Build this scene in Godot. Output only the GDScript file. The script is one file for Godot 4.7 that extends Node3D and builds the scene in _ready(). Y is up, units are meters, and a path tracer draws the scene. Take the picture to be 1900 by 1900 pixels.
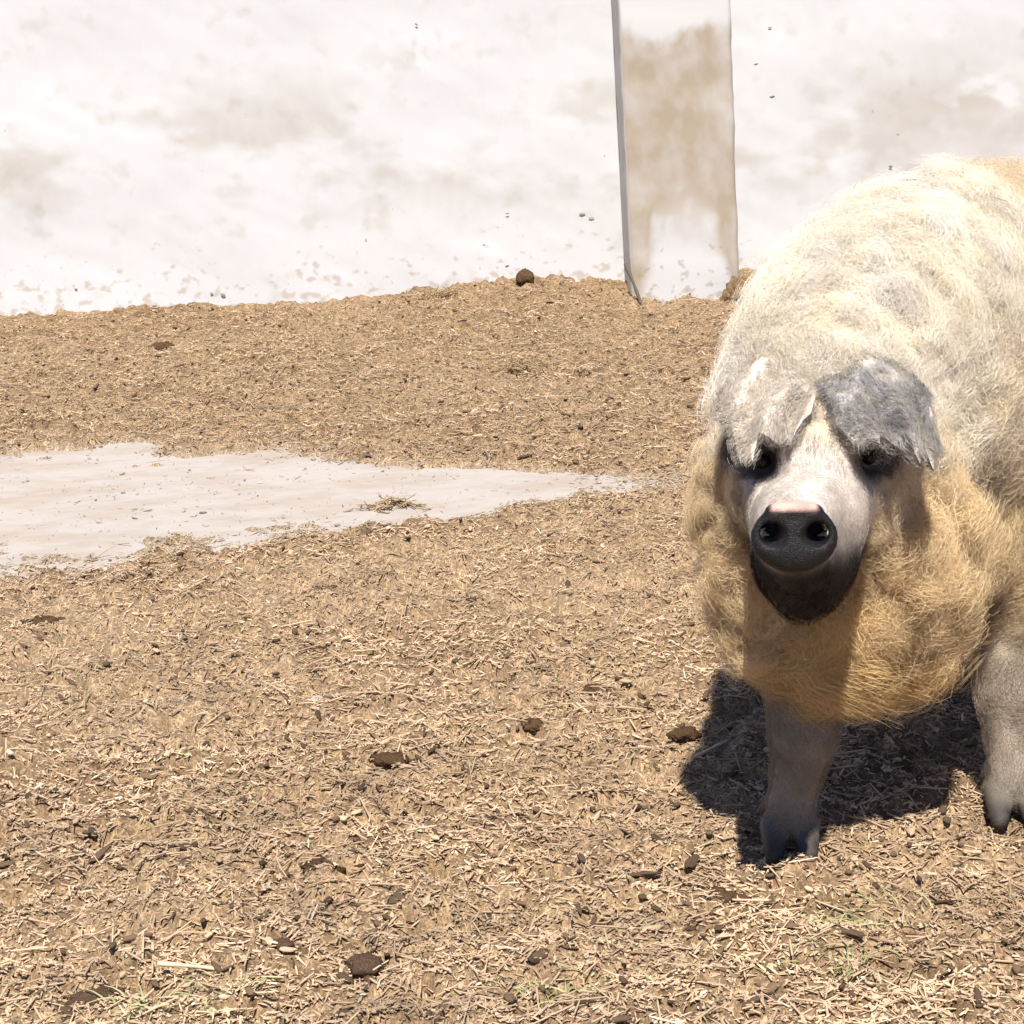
extends Node3D
# A woolly blond pig on trampled straw litter in front of a whitewashed yard wall.

const WALL_Z := -8.15
const BACK := Vector3(0.42, 0.0, -0.907)      # from the pig's chest towards its rump
const PIG_AT := Vector3(0.55, 0.0, -2.65)

var rng := RandomNumberGenerator.new()
var n_big := FastNoiseLite.new()
var n_mid := FastNoiseLite.new()
var n_small := FastNoiseLite.new()
var n_fine := FastNoiseLite.new()
var n_tone := FastNoiseLite.new()

func _ready() -> void:
	make_camera_and_light()
	seed_noises()
	build_wall()
	build_ground()
	scatter_litter()
	build_pig()
	build_small_things()

func make_camera_and_light() -> void:
	var cam := Camera3D.new()
	cam.name = "camera"
	cam.fov = 31.23
	cam.near = 0.05
	cam.far = 1500.0
	cam.basis = Basis(Vector3.RIGHT, deg_to_rad(-15.0)) * Basis(Vector3.BACK, deg_to_rad(-2.2))
	cam.position = Vector3(0, 1.2, 0)
	add_child(cam)
	cam.current = true
	var sm := ProceduralSkyMaterial.new()
	sm.sky_top_color = Color(0.38, 0.50, 0.72)
	sm.sky_horizon_color = Color(0.76, 0.80, 0.86)
	sm.sky_curve = 0.15
	sm.ground_bottom_color = Color(0.35, 0.29, 0.22)
	sm.ground_horizon_color = Color(0.62, 0.60, 0.56)
	sm.sun_angle_max = 20.0
	var sky := Sky.new()
	sky.sky_material = sm
	var env := Environment.new()
	env.background_mode = Environment.BG_SKY
	env.sky = sky
	env.background_energy_multiplier = 0.6
	env.tonemap_mode = Environment.TONE_MAPPER_LINEAR
	env.tonemap_exposure = 1.75
	env.sdfgi_enabled = true
	env.ssao_enabled = true
	env.ssil_enabled = true
	var we := WorldEnvironment.new()
	we.name = "world"
	we.environment = env
	add_child(we)
	var sun := DirectionalLight3D.new()
	sun.name = "sun"
	sun.light_energy = 1.4
	sun.light_color = Color(1.0, 0.975, 0.935)
	sun.light_angular_distance = 0.5
	sun.shadow_enabled = true
	var az := deg_to_rad(-3.0)
	var el := deg_to_rad(62.0)
	var to_sun := Vector3(sin(az) * cos(el), sin(el), cos(az) * cos(el))
	sun.look_at_from_position(to_sun * 10.0, Vector3.ZERO, Vector3.UP)
	add_child(sun)

# ------------------------------------------------------------------ helpers
func seed_noises() -> void:
	rng.seed = 4711
	var specs := [[n_big, 11, 0.8], [n_mid, 12, 5.0], [n_small, 13, 17.0], [n_fine, 14, 48.0], [n_tone, 15, 2.2]]
	for s in specs:
		var n: FastNoiseLite = s[0]
		n.noise_type = FastNoiseLite.TYPE_SIMPLEX_SMOOTH
		n.fractal_type = FastNoiseLite.FRACTAL_NONE
		n.seed = s[1]
		n.frequency = s[2]
	n_tone.fractal_type = FastNoiseLite.FRACTAL_FBM
	n_tone.fractal_octaves = 4

func tag(o: Node, label: String, category: String, group := "", kind := "") -> void:
	if label != "":
		o.set_meta("label", label)
	if category != "":
		o.set_meta("category", category)
	if group != "":
		o.set_meta("group", group)
	if kind != "":
		o.set_meta("kind", kind)

func mesh_node(called: String, mesh: Mesh, mat: Material, parent: Node) -> MeshInstance3D:
	var m := MeshInstance3D.new()
	m.name = called
	m.mesh = mesh
	m.material_override = mat
	parent.add_child(m, true)
	return m

func plain(c: Color, rough := 0.9) -> StandardMaterial3D:
	var m := StandardMaterial3D.new()
	m.albedo_color = c.linear_to_srgb()
	m.roughness = rough
	m.metallic_specular = 0.3
	return m

func tinted(rough := 0.9, spec := 0.25) -> StandardMaterial3D:
	var m := StandardMaterial3D.new()
	m.vertex_color_use_as_albedo = true
	m.roughness = rough
	m.metallic_specular = spec
	m.cull_mode = BaseMaterial3D.CULL_DISABLED
	return m

func bump_texture(sd: int, freq: float, strength: float, octaves := 4) -> NoiseTexture2D:
	var n := FastNoiseLite.new()
	n.seed = sd
	n.frequency = freq
	n.fractal_octaves = octaves
	var t := NoiseTexture2D.new()
	t.width = 512
	t.height = 512
	t.seamless = true
	t.as_normal_map = true
	t.bump_strength = strength
	t.noise = n
	return t

func arrays_mesh(v: PackedVector3Array, n: PackedVector3Array, c: PackedColorArray, idx: PackedInt32Array, uv := PackedVector2Array()) -> ArrayMesh:
	var a := []
	a.resize(Mesh.ARRAY_MAX)
	a[Mesh.ARRAY_VERTEX] = v
	a[Mesh.ARRAY_NORMAL] = n
	if c.size() > 0:
		a[Mesh.ARRAY_COLOR] = c
	if uv.size() > 0:
		a[Mesh.ARRAY_TEX_UV] = uv
	a[Mesh.ARRAY_INDEX] = idx
	var m := ArrayMesh.new()
	m.add_surface_from_arrays(Mesh.PRIMITIVE_TRIANGLES, a)
	return m

func normals_of(v: PackedVector3Array, idx: PackedInt32Array) -> PackedVector3Array:
	var n := PackedVector3Array()
	n.resize(v.size())
	for t in range(0, idx.size(), 3):
		var a := idx[t]
		var b := idx[t + 1]
		var c := idx[t + 2]
		var f := (v[c] - v[a]).cross(v[b] - v[a])     # clockwise faces point outwards
		n[a] += f
		n[b] += f
		n[c] += f
	for i in n.size():
		n[i] = n[i].normalized()
	return n

# tube along points with radii, appended to arrays
func add_tube(pts: Array, radii: Array, sides: int, v: PackedVector3Array, n: PackedVector3Array, idx: PackedInt32Array) -> void:
	var base := v.size()
	var count := pts.size()
	for i in count:
		var p: Vector3 = pts[i]
		var q: Vector3 = pts[min(i + 1, count - 1)]
		var o: Vector3 = pts[max(i - 1, 0)]
		var t := (q - o).normalized()
		var side := t.cross(Vector3.UP if absf(t.y) < 0.9 else Vector3.RIGHT).normalized()
		var up := side.cross(t)
		for k in sides:
			var a := TAU * k / sides
			var d := side * cos(a) + up * sin(a)
			v.append(p + d * float(radii[i]))
			n.append(d)
	for i in count - 1:
		for k in sides:
			var a := base + i * sides + k
			var b := base + i * sides + (k + 1) % sides
			var c := a + sides
			var d := b + sides
			idx.append_array(PackedInt32Array([a, b, c, b, d, c]))
	var last := base + (count - 1) * sides
	for k in range(1, sides - 1):
		idx.append_array(PackedInt32Array([base, base + k + 1, base + k, last, last + k, last + k + 1]))

func lump_mesh(sd: int, rough: float, squash := 0.7, sub := 10) -> ArrayMesh:
	var n := FastNoiseLite.new()
	n.seed = sd
	n.frequency = 0.8
	n.fractal_octaves = 5
	n.fractal_gain = 0.6
	var v := PackedVector3Array()
	var idx := PackedInt32Array()
	var seg := sub * 2
	for i in sub + 1:
		var th := PI * i / sub
		for k in seg:
			var ph := TAU * k / seg
			var d := Vector3(sin(th) * cos(ph), cos(th), sin(th) * sin(ph))
			var r := 1.0 + rough * n.get_noise_3dv(d * 1.6) * 1.8 + rough * 0.6 * n.get_noise_3dv(d * 5.0)
			v.append(d * r * Vector3(1, squash, 1))
	for i in sub:
		for k in seg:
			var a := i * seg + k
			var b := i * seg + (k + 1) % seg
			idx.append_array(PackedInt32Array([a, b, a + seg, b, b + seg, a + seg]))
	return arrays_mesh(v, normals_of(v, idx), PackedColorArray(), idx)

# ------------------------------------------------------------------ wall
func wall_stain(x: float, y: float) -> Color:
	var white := Color(0.655, 0.665, 0.68)
	var grime := Color(0.50, 0.465, 0.42)
	var n1 := n_tone.get_noise_2d(x * 0.35 + 7.0, y * 0.8)
	var n2 := n_tone.get_noise_2d(x * 1.6 + 31.0, y * 2.6 + 9.0)
	var n3 := n_small.get_noise_2d(x * 0.9, y * 0.6 + 55.0)
	# rubbed band at pig height, in drifting patches
	var rub := exp(-pow((y - 0.66 - 0.12 * n1) / 0.28, 2.0)) * smoothstep(-0.15, 0.35, n1 + 0.35 * n2)
	var mud := smoothstep(0.10, 0.55, n_tone.get_noise_2d(x * 2.2 - 17.0, y * 2.2 + 3.0)) * 0.35
	var a := clampf(rub * 0.72 + mud * smoothstep(-0.2, 0.4, n2) + 0.06 * n3, 0.0, 0.8)
	# mauve smear above the rubbed band and the dirty patch right of the pilaster
	a = maxf(a, 0.5 * exp(-pow((x + 0.35) / 0.22, 2.0) - pow((y - 1.09 + 0.1 * n2) / 0.05, 2.0)) * smoothstep(-0.4, 0.3, n2 + n3))
	a = maxf(a, 0.95 * exp(-pow((x - 2.0) / 0.42, 2.0) - pow((y - 0.80) / 0.13, 2.0)) * smoothstep(-0.5, 0.3, n2 + 0.4 * n1))
	# splashes of mud along the foot
	var splash := smoothstep(0.10, 0.42, n_tone.get_noise_2d(x * 5.0, y * 7.0 + 21.0) + 0.25 * n_tone.get_noise_2d(x * 0.9 + 50.0, 2.0) - maxf(y - 0.05, 0.0) * 1.6)
	var c := white.lerp(grime, a)
	return c.lerp(Color(0.42, 0.34, 0.26), splash * 0.55)

func build_wall() -> void:
	var wall := Node3D.new()
	wall.name = "wall"
	wall.position = Vector3(0, 0, WALL_Z)
	add_child(wall)
	tag(wall, "long whitewashed yard wall with rubbed beige stains behind the litter", "wall")
	var W := 36.0
	var Hh := 2.7
	# the plaster face as a hand-trowelled grid; its texture covers the middle nine metres
	var img := Image.create(1536, 460, false, Image.FORMAT_RGB8)
	for j in 460:
		var y := Hh * (1.0 - (j + 0.5) / 460.0)
		for i in 1536:
			img.set_pixel(i, j, wall_stain(-4.5 + 9.0 * (i + 0.5) / 1536.0, y).linear_to_srgb())
	var mat := StandardMaterial3D.new()
	mat.albedo_texture = ImageTexture.create_from_image(img)
	mat.roughness = 0.95
	mat.metallic_specular = 0.2
	var v := PackedVector3Array()
	var uv := PackedVector2Array()
	var idx := PackedInt32Array()
	var nx := 600
	var ny := 64
	for j in ny + 1:
		for i in nx + 1:
			var x := -W / 2 + W * i / nx
			var y := Hh * j / ny - 0.15
			var z := 0.006 * n_mid.get_noise_2d(x * 0.35, y * 0.35) + 0.0022 * n_small.get_noise_2d(x * 0.6, y * 0.6) + 0.0012 * n_fine.get_noise_2d(x * 0.7, y * 0.7)
			v.append(Vector3(x, y, z))
			uv.append(Vector2((x + 4.5) / 9.0, 1.0 - y / Hh))
	for j in ny:
		for i in nx:
			var a := j * (nx + 1) + i
			idx.append_array(PackedInt32Array([a, a + nx + 1, a + 1, a + 1, a + nx + 1, a + nx + 2]))
	mesh_node("plaster_face", arrays_mesh(v, normals_of(v, idx), PackedColorArray(), idx, uv), mat, wall)
	var core := BoxMesh.new()
	core.size = Vector3(W, Hh - 0.02, 0.3)
	var c := mesh_node("masonry_core", core, plain(Color(0.75, 0.73, 0.70), 0.95), wall)
	c.position = Vector3(0, Hh / 2 - 0.15, -0.172)
	var cap := BoxMesh.new()
	cap.size = Vector3(W, 0.07, 0.42)
	mesh_node("coping", cap, plain(Color(0.5, 0.48, 0.45), 0.95), wall).position = Vector3(0, Hh - 0.12, -0.15)
	# pilaster, leaning slightly, rubbed brown above its foot
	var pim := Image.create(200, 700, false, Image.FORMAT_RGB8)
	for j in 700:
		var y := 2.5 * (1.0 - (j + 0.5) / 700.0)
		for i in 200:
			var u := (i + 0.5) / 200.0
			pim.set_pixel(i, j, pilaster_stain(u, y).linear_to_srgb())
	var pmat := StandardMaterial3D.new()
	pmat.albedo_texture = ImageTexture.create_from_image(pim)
	pmat.roughness = 0.9
	var pv := PackedVector3Array()
	var puv := PackedVector2Array()
	var pidx := PackedInt32Array()
	# profile across: left side, chamfer, front, chamfer, right side
	var prof := [[0.0, -0.02, 0.0], [0.0, 0.345, 0.02], [0.006, 0.363, 0.04], [0.02, 0.370, 0.06], [0.232, 0.372, 0.5], [0.445, 0.370, 0.94], [0.459, 0.363, 0.96], [0.465, 0.345, 0.98], [0.465, -0.02, 1.0]]
	var rows := 60
	for j in rows + 1:
		var y := 2.5 * j / rows - 0.1
		for q in prof:
			var wob := 0.0025 * n_mid.get_noise_2d(float(q[0]) * 2.0 + 90.0, y * 0.8) + 0.002 * n_small.get_noise_2d(float(q[0]) * 2.0, y + 40.0)
			pv.append(Vector3(0.545 - 0.027 * y + float(q[0]) + wob, y, float(q[1]) + wob))
			puv.append(Vector2(float(q[2]), 1.0 - y / 2.5))
	var w := prof.size()
	for j in rows:
		for i in w - 1:
			var a := j * w + i
			pidx.append_array(PackedInt32Array([a, a + w, a + 1, a + 1, a + w, a + w + 1]))
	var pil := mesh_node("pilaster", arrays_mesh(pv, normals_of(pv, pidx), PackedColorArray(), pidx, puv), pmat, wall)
	pil.set_meta("label", "projecting pilaster rubbed tan above a whiter foot")
	# dried mud flecks stuck to the plaster
	var mm := MultiMesh.new()
	mm.transform_format = MultiMesh.TRANSFORM_3D
	mm.use_colors = true
	mm.mesh = lump_mesh(5, 0.35, 0.5, 5)
	var spots := []
	for i in 620:
		var x := rng.randf_range(-4.4, 4.4)
		var y := pow(rng.randf(), 2.6) * 0.85 + 0.03
		if n_tone.get_noise_2d(x * 1.2, y * 1.2 + 70.0) < -0.02 + y * 0.25:
			continue
		spots.append([x, y, rng.randf_range(0.0015, 0.004)])
	for s in [[0.36, 0.365, 0.016], [0.40, 0.345, 0.017], [0.03, 0.38, 0.01], [-0.33, 1.2, 0.012], [-0.6, 0.29, 0.009], [0.02, 0.15, 0.009], [1.19, 1.13, 0.01], [1.13, 0.98, 0.01], [1.2, 0.84, 0.012], [1.75, 0.66, 0.01], [1.72, 0.52, 0.014], [-0.08, 0.25, 0.008], [-1.9, 0.12, 0.012], [-1.3, 0.08, 0.02], [-1.25, 0.07, 0.02]]:
		spots.append(s)
	mm.instance_count = spots.size()
	for i in spots.size():
		var s: Array = spots[i]
		var r: float = float(s[2]) * 0.45
		var b := Basis(Vector3.RIGHT, PI / 2) * Basis(Vector3.UP, rng.randf() * TAU)
		b = Basis(Vector3.BACK, rng.randf_range(-0.6, 0.3)) * Basis.from_scale(Vector3(r * rng.randf_range(0.8, 2.2), r * rng.randf_range(0.5, 0.9), r * 0.2)) * b
		mm.set_instance_transform(i, Transform3D(b, Vector3(s[0], s[1], 0.004)))
		var g := rng.randf_range(0.6, 1.5)
		mm.set_instance_color(i, Color(0.34, 0.30, 0.26) * g)
	var fl := MultiMeshInstance3D.new()
	fl.name = "mud_flecks"
	fl.multimesh = mm
	fl.material_override = tinted()
	fl.set_meta("kind", "stuff")
	wall.add_child(fl)

func pilaster_stain(u: float, y: float) -> Color:
	var white := Color(0.62, 0.62, 0.625)
	var tan := Color(0.40, 0.335, 0.255)
	var n1 := n_tone.get_noise_2d(u * 0.9 + 3.0, y * 1.1)
	var n2 := n_tone.get_noise_2d(u * 1.3 + 11.0, y * 2.2 + 40.0)
	var top := 1.10 + 0.16 * absf(u - 0.42) + 0.05 * n2
	var edge := smoothstep(0.26, 0.04, u) + smoothstep(0.74, 0.97, u)
	var bot := 0.33 - 0.30 * edge - 0.18 * absf(u - 0.55) * 2.0 + 0.14 * n1 + 0.10 * n2
	var a := smoothstep(top + 0.035, top - 0.05, y) * smoothstep(bot - 0.06, bot + 0.20, y)
	a *= clampf(0.84 + 0.45 * n1 + 0.3 * n2, 0.35, 1.0)
	var c := white.lerp(tan, a)
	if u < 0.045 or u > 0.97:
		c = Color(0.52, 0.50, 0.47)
	var spl := smoothstep(0.12, 0.45, n_tone.get_noise_2d(u * 3.0 + 60.0, y * 7.0) - maxf(y - 0.08, 0.0) * 1.8)
	return c.lerp(Color(0.36, 0.28, 0.2), spl * 0.6)

# ------------------------------------------------------------------ ground
func bare(x: float, z: float) -> float:
	# 1 where the concrete floor is swept bare, 0 under litter
	var along := clampf((x + 1.6) / 2.3, -3.0, 1.2)
	var mid := -4.84 + 0.10 * along
	var half := 0.68 * (1.0 - smoothstep(0.1, 1.05, along)) + 0.04
	var d := absf(z - mid) / half
	var rag := 0.30 * n_tone.get_noise_2d(x * 0.9 + 5.0, z * 1.6) + 0.16 * n_mid.get_noise_2d(x * 0.7, z * 1.8) + 0.12 * n_small.get_noise_2d(x * 0.6, z)
	var soft := 0.30 if z < mid else 0.60
	var m := 1.0 - smoothstep(1.0 - soft, 1.0 + soft * 0.6, d + rag)
	return m * (1.0 - smoothstep(0.65, 1.05, along))

func dusty(x: float, z: float) -> float:
	# trodden, dusty places where little loose straw lies
	var band := exp(-pow((z + 3.75 + 0.25 * x) / 0.55, 2.0)) * (1.0 - smoothstep(0.2, 1.2, x))
	return clampf(0.75 * band + 0.9 * n_tone.get_noise_2d(x * 0.45 + 21.0, z * 0.6 + 4.0) + 0.25 * n_mid.get_noise_2d(x * 0.6, z * 0.8 + 13.0), 0.0, 1.0)

func litter_height(x: float, z: float) -> float:
	var h := 0.006 + 0.014 * n_big.get_noise_2d(x, z)
	h += 0.016 * n_mid.get_noise_2d(x, z) - 0.034 * smoothstep(0.35, 0.8, n_mid.get_noise_2d(x * 1.7 + 40.0, z * 2.4))
	var s := n_small.get_noise_2d(x, z * 1.25)
	h += 0.013 * s + 0.008 * maxf(0.0, n_small.get_noise_2d(x * 0.6 + 50.0, z * 0.8))
	h += 0.0055 * n_fine.get_noise_2d(x, z * 1.2)
	# pushed up against the wall, with a hump beside the pilaster
	h += 0.03 * smoothstep(-7.4, -8.15, z) * (0.7 + 0.8 * n_tone.get_noise_2d(x * 0.6 + 80.0, 3.0))
	h += 0.06 * exp(-pow((x - 0.12) / 0.42, 2.0)) * smoothstep(-7.7, -8.12, z)
	h += 0.06 * exp(-pow((x - 1.05) / 0.16, 2.0)) * smoothstep(-7.75, -8.0, z)
	var m := bare(x, z)
	return lerpf(h, -0.040 + 0.5 * h, m)

# matted fibres, finer than the strewn straw: colour and relief of the litter between the stalks
func fibre_images() -> Array:
	const S := 1024
	var tone := Image.create(S, S, false, Image.FORMAT_RGB8)
	var high := Image.create(S, S, false, Image.FORMAT_RGB8)
	tone.fill(Color(0.50, 0.47, 0.43))
	high.fill(Color(0.2, 0.2, 0.2))
	var r := RandomNumberGenerator.new()
	r.seed = 77
	for k in 30000:
		var x := r.randf() * S
		var y := r.randf() * S
		var a := r.randf() * TAU
		var len := r.randf_range(5.0, 30.0)
		var w := r.randi_range(1, 4)
		var b := r.randf_range(0.42, 0.92)
		var col := Color(b, b * r.randf_range(0.92, 0.99), b * r.randf_range(0.80, 0.95))
		var hgt := r.randf_range(0.15, 1.0)
		var hc := Color(hgt, hgt, hgt)
		var d := Vector2(cos(a), sin(a))
		var bow := r.randf_range(-0.02, 0.02)
		for i in int(len):
			d = d.rotated(bow)
			x += d.x
			y += d.y
			for q in w:
				var ix := posmod(int(x - d.y * q), S)
				var iy := posmod(int(y + d.x * q), S)
				tone.set_pixel(ix, iy, col)
				high.set_pixel(ix, iy, hc)
	high.bump_map_to_normal_map(5.0)
	return [tone, high]

func build_ground() -> void:
	var xs := PackedFloat32Array()
	var zs := PackedFloat32Array()
	var x := 0.0
	var right := PackedFloat32Array()
	while x < 400.0:
		right.append(x)
		x += 0.0125 if x < 1.1 else (0.02 if x < 2.9 else 0.05 * pow(x / 2.9, 2.2))
	for i in range(right.size() - 1, 0, -1):
		xs.append(-right[i])
	xs.append_array(right)
	var z := 400.0
	while z > -400.0:
		zs.append(z)
		var d := absf(z + 2.0) if z > -2.0 else (0.0 if z > -8.3 else absf(z + 8.3))
		z -= clampf(0.006 * absf(z), 0.010, 0.03) if d <= 0.0 else maxf(0.011, d * 0.12)
	var v := PackedVector3Array()
	var c := PackedColorArray()
	var idx := PackedInt32Array()
	var w := xs.size()
	var straw := Color(0.86, 0.66, 0.47)
	var brown := Color(0.34, 0.235, 0.16)
	var dust := Color(0.93, 0.82, 0.71)
	for j in zs.size():
		for i in w:
			var px := xs[i]
			var pz := zs[j]
			var near := absf(px) < 4.0 and pz > -8.6 and pz < 1.0
			var h := litter_height(px, pz) if near else 0.0
			v.append(Vector3(px, h, pz))
			var t := n_tone.get_noise_2d(px * 0.8, pz * 0.8)
			var f := n_fine.get_noise_2d(px * 1.3 + 20.0, pz * 1.6)
			var g := n_small.get_noise_2d(px + 70.0, pz * 1.3)
			var col := straw.lerp(brown, clampf(0.30 + 0.5 * t + 0.4 * g + 0.35 * f, 0.0, 1.0))
			col = col.lerp(Color(0.90, 0.71, 0.53), 0.85 * dusty(px, pz) if near else 0.0)
			col = col.lerp(dust, 0.8 * smoothstep(0.10, 0.6, bare(px, pz)) if near else 0.0)
			c.append(col)
	for j in zs.size() - 1:
		for i in w - 1:
			var a := j * w + i
			idx.append_array(PackedInt32Array([a, a + 1, a + w, a + 1, a + w + 1, a + w]))
	for t in range(0, idx.size(), 3):
		var k := idx[t + 1]
		idx[t + 1] = idx[t + 2]
		idx[t + 2] = k
	var mat := tinted(0.97, 0.15)
	mat.cull_mode = BaseMaterial3D.CULL_BACK
	var felt := fibre_images()
	felt_tone = ImageTexture.create_from_image(felt[0])
	felt_bump = ImageTexture.create_from_image(felt[1])
	mat.albedo_texture = felt_tone
	mat.normal_enabled = true
	mat.normal_texture = felt_bump
	mat.normal_scale = 1.0
	mat.uv1_triplanar = true
	mat.uv1_world_triplanar = true
	mat.uv1_scale = Vector3(1.63, 1.63, 1.63)
	var n := normals_of(v, idx)
	if n[n.size() / 2].y < 0.0:
		for t in range(0, idx.size(), 3):
			var k := idx[t + 1]
			idx[t + 1] = idx[t + 2]
			idx[t + 2] = k
		n = normals_of(v, idx)
	var g := mesh_node("ground", arrays_mesh(v, n, c, idx), mat, self)
	tag(g, "trampled yard ground of straw, chaff and dung", "ground", "", "structure")
	# the bare concrete floor under it
	var cv := PackedVector3Array()
	var cc := PackedColorArray()
	var ci := PackedInt32Array()
	var cw := 260
	var ch := 150
	for j in ch + 1:
		for i in cw + 1:
			var px := -4.0 + 5.2 * i / cw
			var pz := -6.2 + 3.0 * j / ch
			cv.append(Vector3(px, -0.022 + 0.0016 * n_mid.get_noise_2d(px * 0.5, pz * 0.5), pz))
			var t := n_tone.get_noise_2d(px * 1.1 + 9.0, pz * 2.6)
			var f := n_small.get_noise_2d(px * 0.7, pz * 2.0 + 8.0)
			cc.append(Color(0.40, 0.36, 0.325).lerp(Color(0.35, 0.295, 0.245), clampf(0.34 + 1.1 * t + 0.4 * f, 0.0, 1.0)))
	for j in ch:
		for i in cw:
			var a := j * (cw + 1) + i
			ci.append_array(PackedInt32Array([a, a + 1, a + cw + 1, a + 1, a + cw + 2, a + cw + 1]))
	var cn := normals_of(cv, ci)
	var cm := tinted(0.85, 0.25)
	cm.normal_enabled = true
	cm.normal_texture = bump_texture(8, 0.03, 1.2)
	cm.uv1_triplanar = true
	cm.uv1_world_triplanar = true
	var slab := mesh_node("concrete_floor", arrays_mesh(cv, cn, cc, ci), cm, self)
	tag(slab, "pale bare concrete showing through the litter", "floor", "", "structure")

func straw_mesh(bend: float, sides: int, thick: float) -> ArrayMesh:
	var v := PackedVector3Array()
	var n := PackedVector3Array()
	var idx := PackedInt32Array()
	var pts := []
	var rad := []
	for i in 5:
		var t := i / 4.0 - 0.5
		pts.append(Vector3(t, bend * (0.25 - t * t), bend * 0.8 * t * t * (1.0 if t > 0 else -0.4)))
		rad.append(thick * (1.0 - 0.35 * absf(t)))
	add_tube(pts, rad, sides, v, n, idx)
	return arrays_mesh(v, n, PackedColorArray(), idx)

func flake_mesh() -> ArrayMesh:
	# a split, slightly folded bit of stalk
	var v := PackedVector3Array([Vector3(-0.5, 0, -0.10), Vector3(-0.46, 0.03, 0.08), Vector3(0.0, 0.07, -0.13), Vector3(0.02, 0.02, 0.12), Vector3(0.5, 0.01, -0.05), Vector3(0.47, 0.0, 0.06)])
	var w := PackedVector3Array()
	for p in v:
		w.append(p + Vector3(0, -0.035, 0))
	v.append_array(w)
	var idx := PackedInt32Array([0, 2, 1, 1, 2, 3, 2, 4, 3, 3, 4, 5, 6, 7, 8, 7, 9, 8, 8, 9, 10, 9, 11, 10])
	for e in [[0, 1], [1, 3], [3, 5], [5, 4], [4, 2], [2, 0]]:
		var a: int = e[0]
		var b: int = e[1]
		idx.append_array(PackedInt32Array([a, b, a + 6, b, b + 6, a + 6]))
	return arrays_mesh(v, normals_of(v, idx), PackedColorArray(), idx)

func litter_spot() -> Vector3:
	# more of them close by, where single bits can be told apart
	var z := -1.7 - 6.35 * pow(rng.randf(), 1.25)
	var half := 1.1 + 0.32 * absf(z)
	return Vector3(rng.randf_range(-half, half), 0, z)

func lay(mm: MultiMesh, i: int, p: Vector3, length: float, thick: float, tilt: float, col: Color) -> void:
	var b := Basis(Vector3.UP, rng.randf() * TAU) * Basis(Vector3.BACK, rng.randfn(0.0, tilt)) * Basis(Vector3.RIGHT, rng.randf() * 1.2 - 0.6)
	b = b * Basis.from_scale(Vector3(length, thick, thick))
	mm.set_instance_transform(i, Transform3D(b, p))
	mm.set_instance_color(i, col)

func straw_tone() -> Color:
	var r := rng.randf()
	var c := Color(0.425, 0.312, 0.205)
	if r < 0.40:
		c = Color(0.385, 0.275, 0.178)
	elif r < 0.49:
		c = Color(0.30, 0.205, 0.132)
	elif r < 0.515:
		c = Color(0.60, 0.49, 0.36)
	elif r < 0.55:
		c = Color(0.37, 0.30, 0.175)
	return c * rng.randf_range(1.0, 1.2)

func scatter(called: String, label: String, category: String, mesh: Mesh, count: int, len_a: float, len_b: float, thick: float, tilt: float, bare_keep: float, dark := 0.0, thin := 0.72) -> void:
	var mm := MultiMesh.new()
	mm.transform_format = MultiMesh.TRANSFORM_3D
	mm.use_colors = true
	mm.mesh = mesh
	var places := PackedVector3Array()
	while places.size() < count:
		var p := litter_spot()
		var b := bare(p.x, p.z)
		if rng.randf() > lerpf(1.0, bare_keep, smoothstep(0.1, 0.9, b)):
			continue
		var clump := n_mid.get_noise_2d(p.x * 0.8 + 33.0, p.z * 1.1)
		if rng.randf() > (0.88 + 0.5 * clump) * (1.0 - thin * dusty(p.x, p.z)):
			continue
		p.y = maxf(litter_height(p.x, p.z), -0.021) + 0.0025
		places.append(p)
	mm.instance_count = count
	for i in count:
		var col := straw_tone()
		if dark > 0.0 and rng.randf() < dark:
			col = Color(0.115, 0.076, 0.046) * rng.randf_range(0.5, 1.3)
		# dung-stained and bleached patches
		var q := places[i]
		col *= clampf(1.04 + 0.42 * n_tone.get_noise_2d(q.x * 0.8, q.z * 0.8) + 0.28 * n_mid.get_noise_2d(q.x * 0.9 + 60.0, q.z * 1.3), 0.5, 1.3)
		col = col.lerp(Color(0.40, 0.335, 0.265), 0.7 * smoothstep(0.0, 0.5, bare(q.x, q.z)))
		var l := lerpf(len_a, len_b, pow(rng.randf(), 2.2))
		lay(mm, i, places[i], l, thick * rng.randf_range(0.7, 1.4), tilt, col)
	var o := MultiMeshInstance3D.new()
	o.name = called
	o.multimesh = mm
	o.material_override = tinted(0.8, 0.3)
	add_child(o)
	tag(o, label, category, "", "stuff")

func scatter_litter() -> void:
	scatter("loose_straw", "loose straight straw stalks strewn over the litter", "straw", straw_mesh(0.06, 5, 0.5), 24000, 0.010, 0.070, 0.0026, 0.13, 0.01)
	scatter("bent_straw", "bent and curled straw stalks strewn over the litter", "straw", straw_mesh(0.28, 5, 0.5), 24000, 0.010, 0.055, 0.0027, 0.22, 0.01)
	scatter("straw_chaff", "short broken chaff covering the whole litter", "chaff", flake_mesh(), 400000, 0.004, 0.020, 0.0105, 0.26, 0.03, 0.08, 0.55)
	scatter("dung_crumbs", "dark crumbs of dung and soil mixed into the litter", "crumbs", lump_mesh(21, 0.3, 0.6, 5), 6500, 0.003, 0.016, 0.005, 0.3, 0.07, 0.7)
	scatter("dung_smears", "dark flattened scraps of dung trodden into the litter", "dung", lump_mesh(22, 0.4, 0.5, 7), 700, 0.004, 0.030, 0.006, 0.12, 0.05, 1.0)

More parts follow.
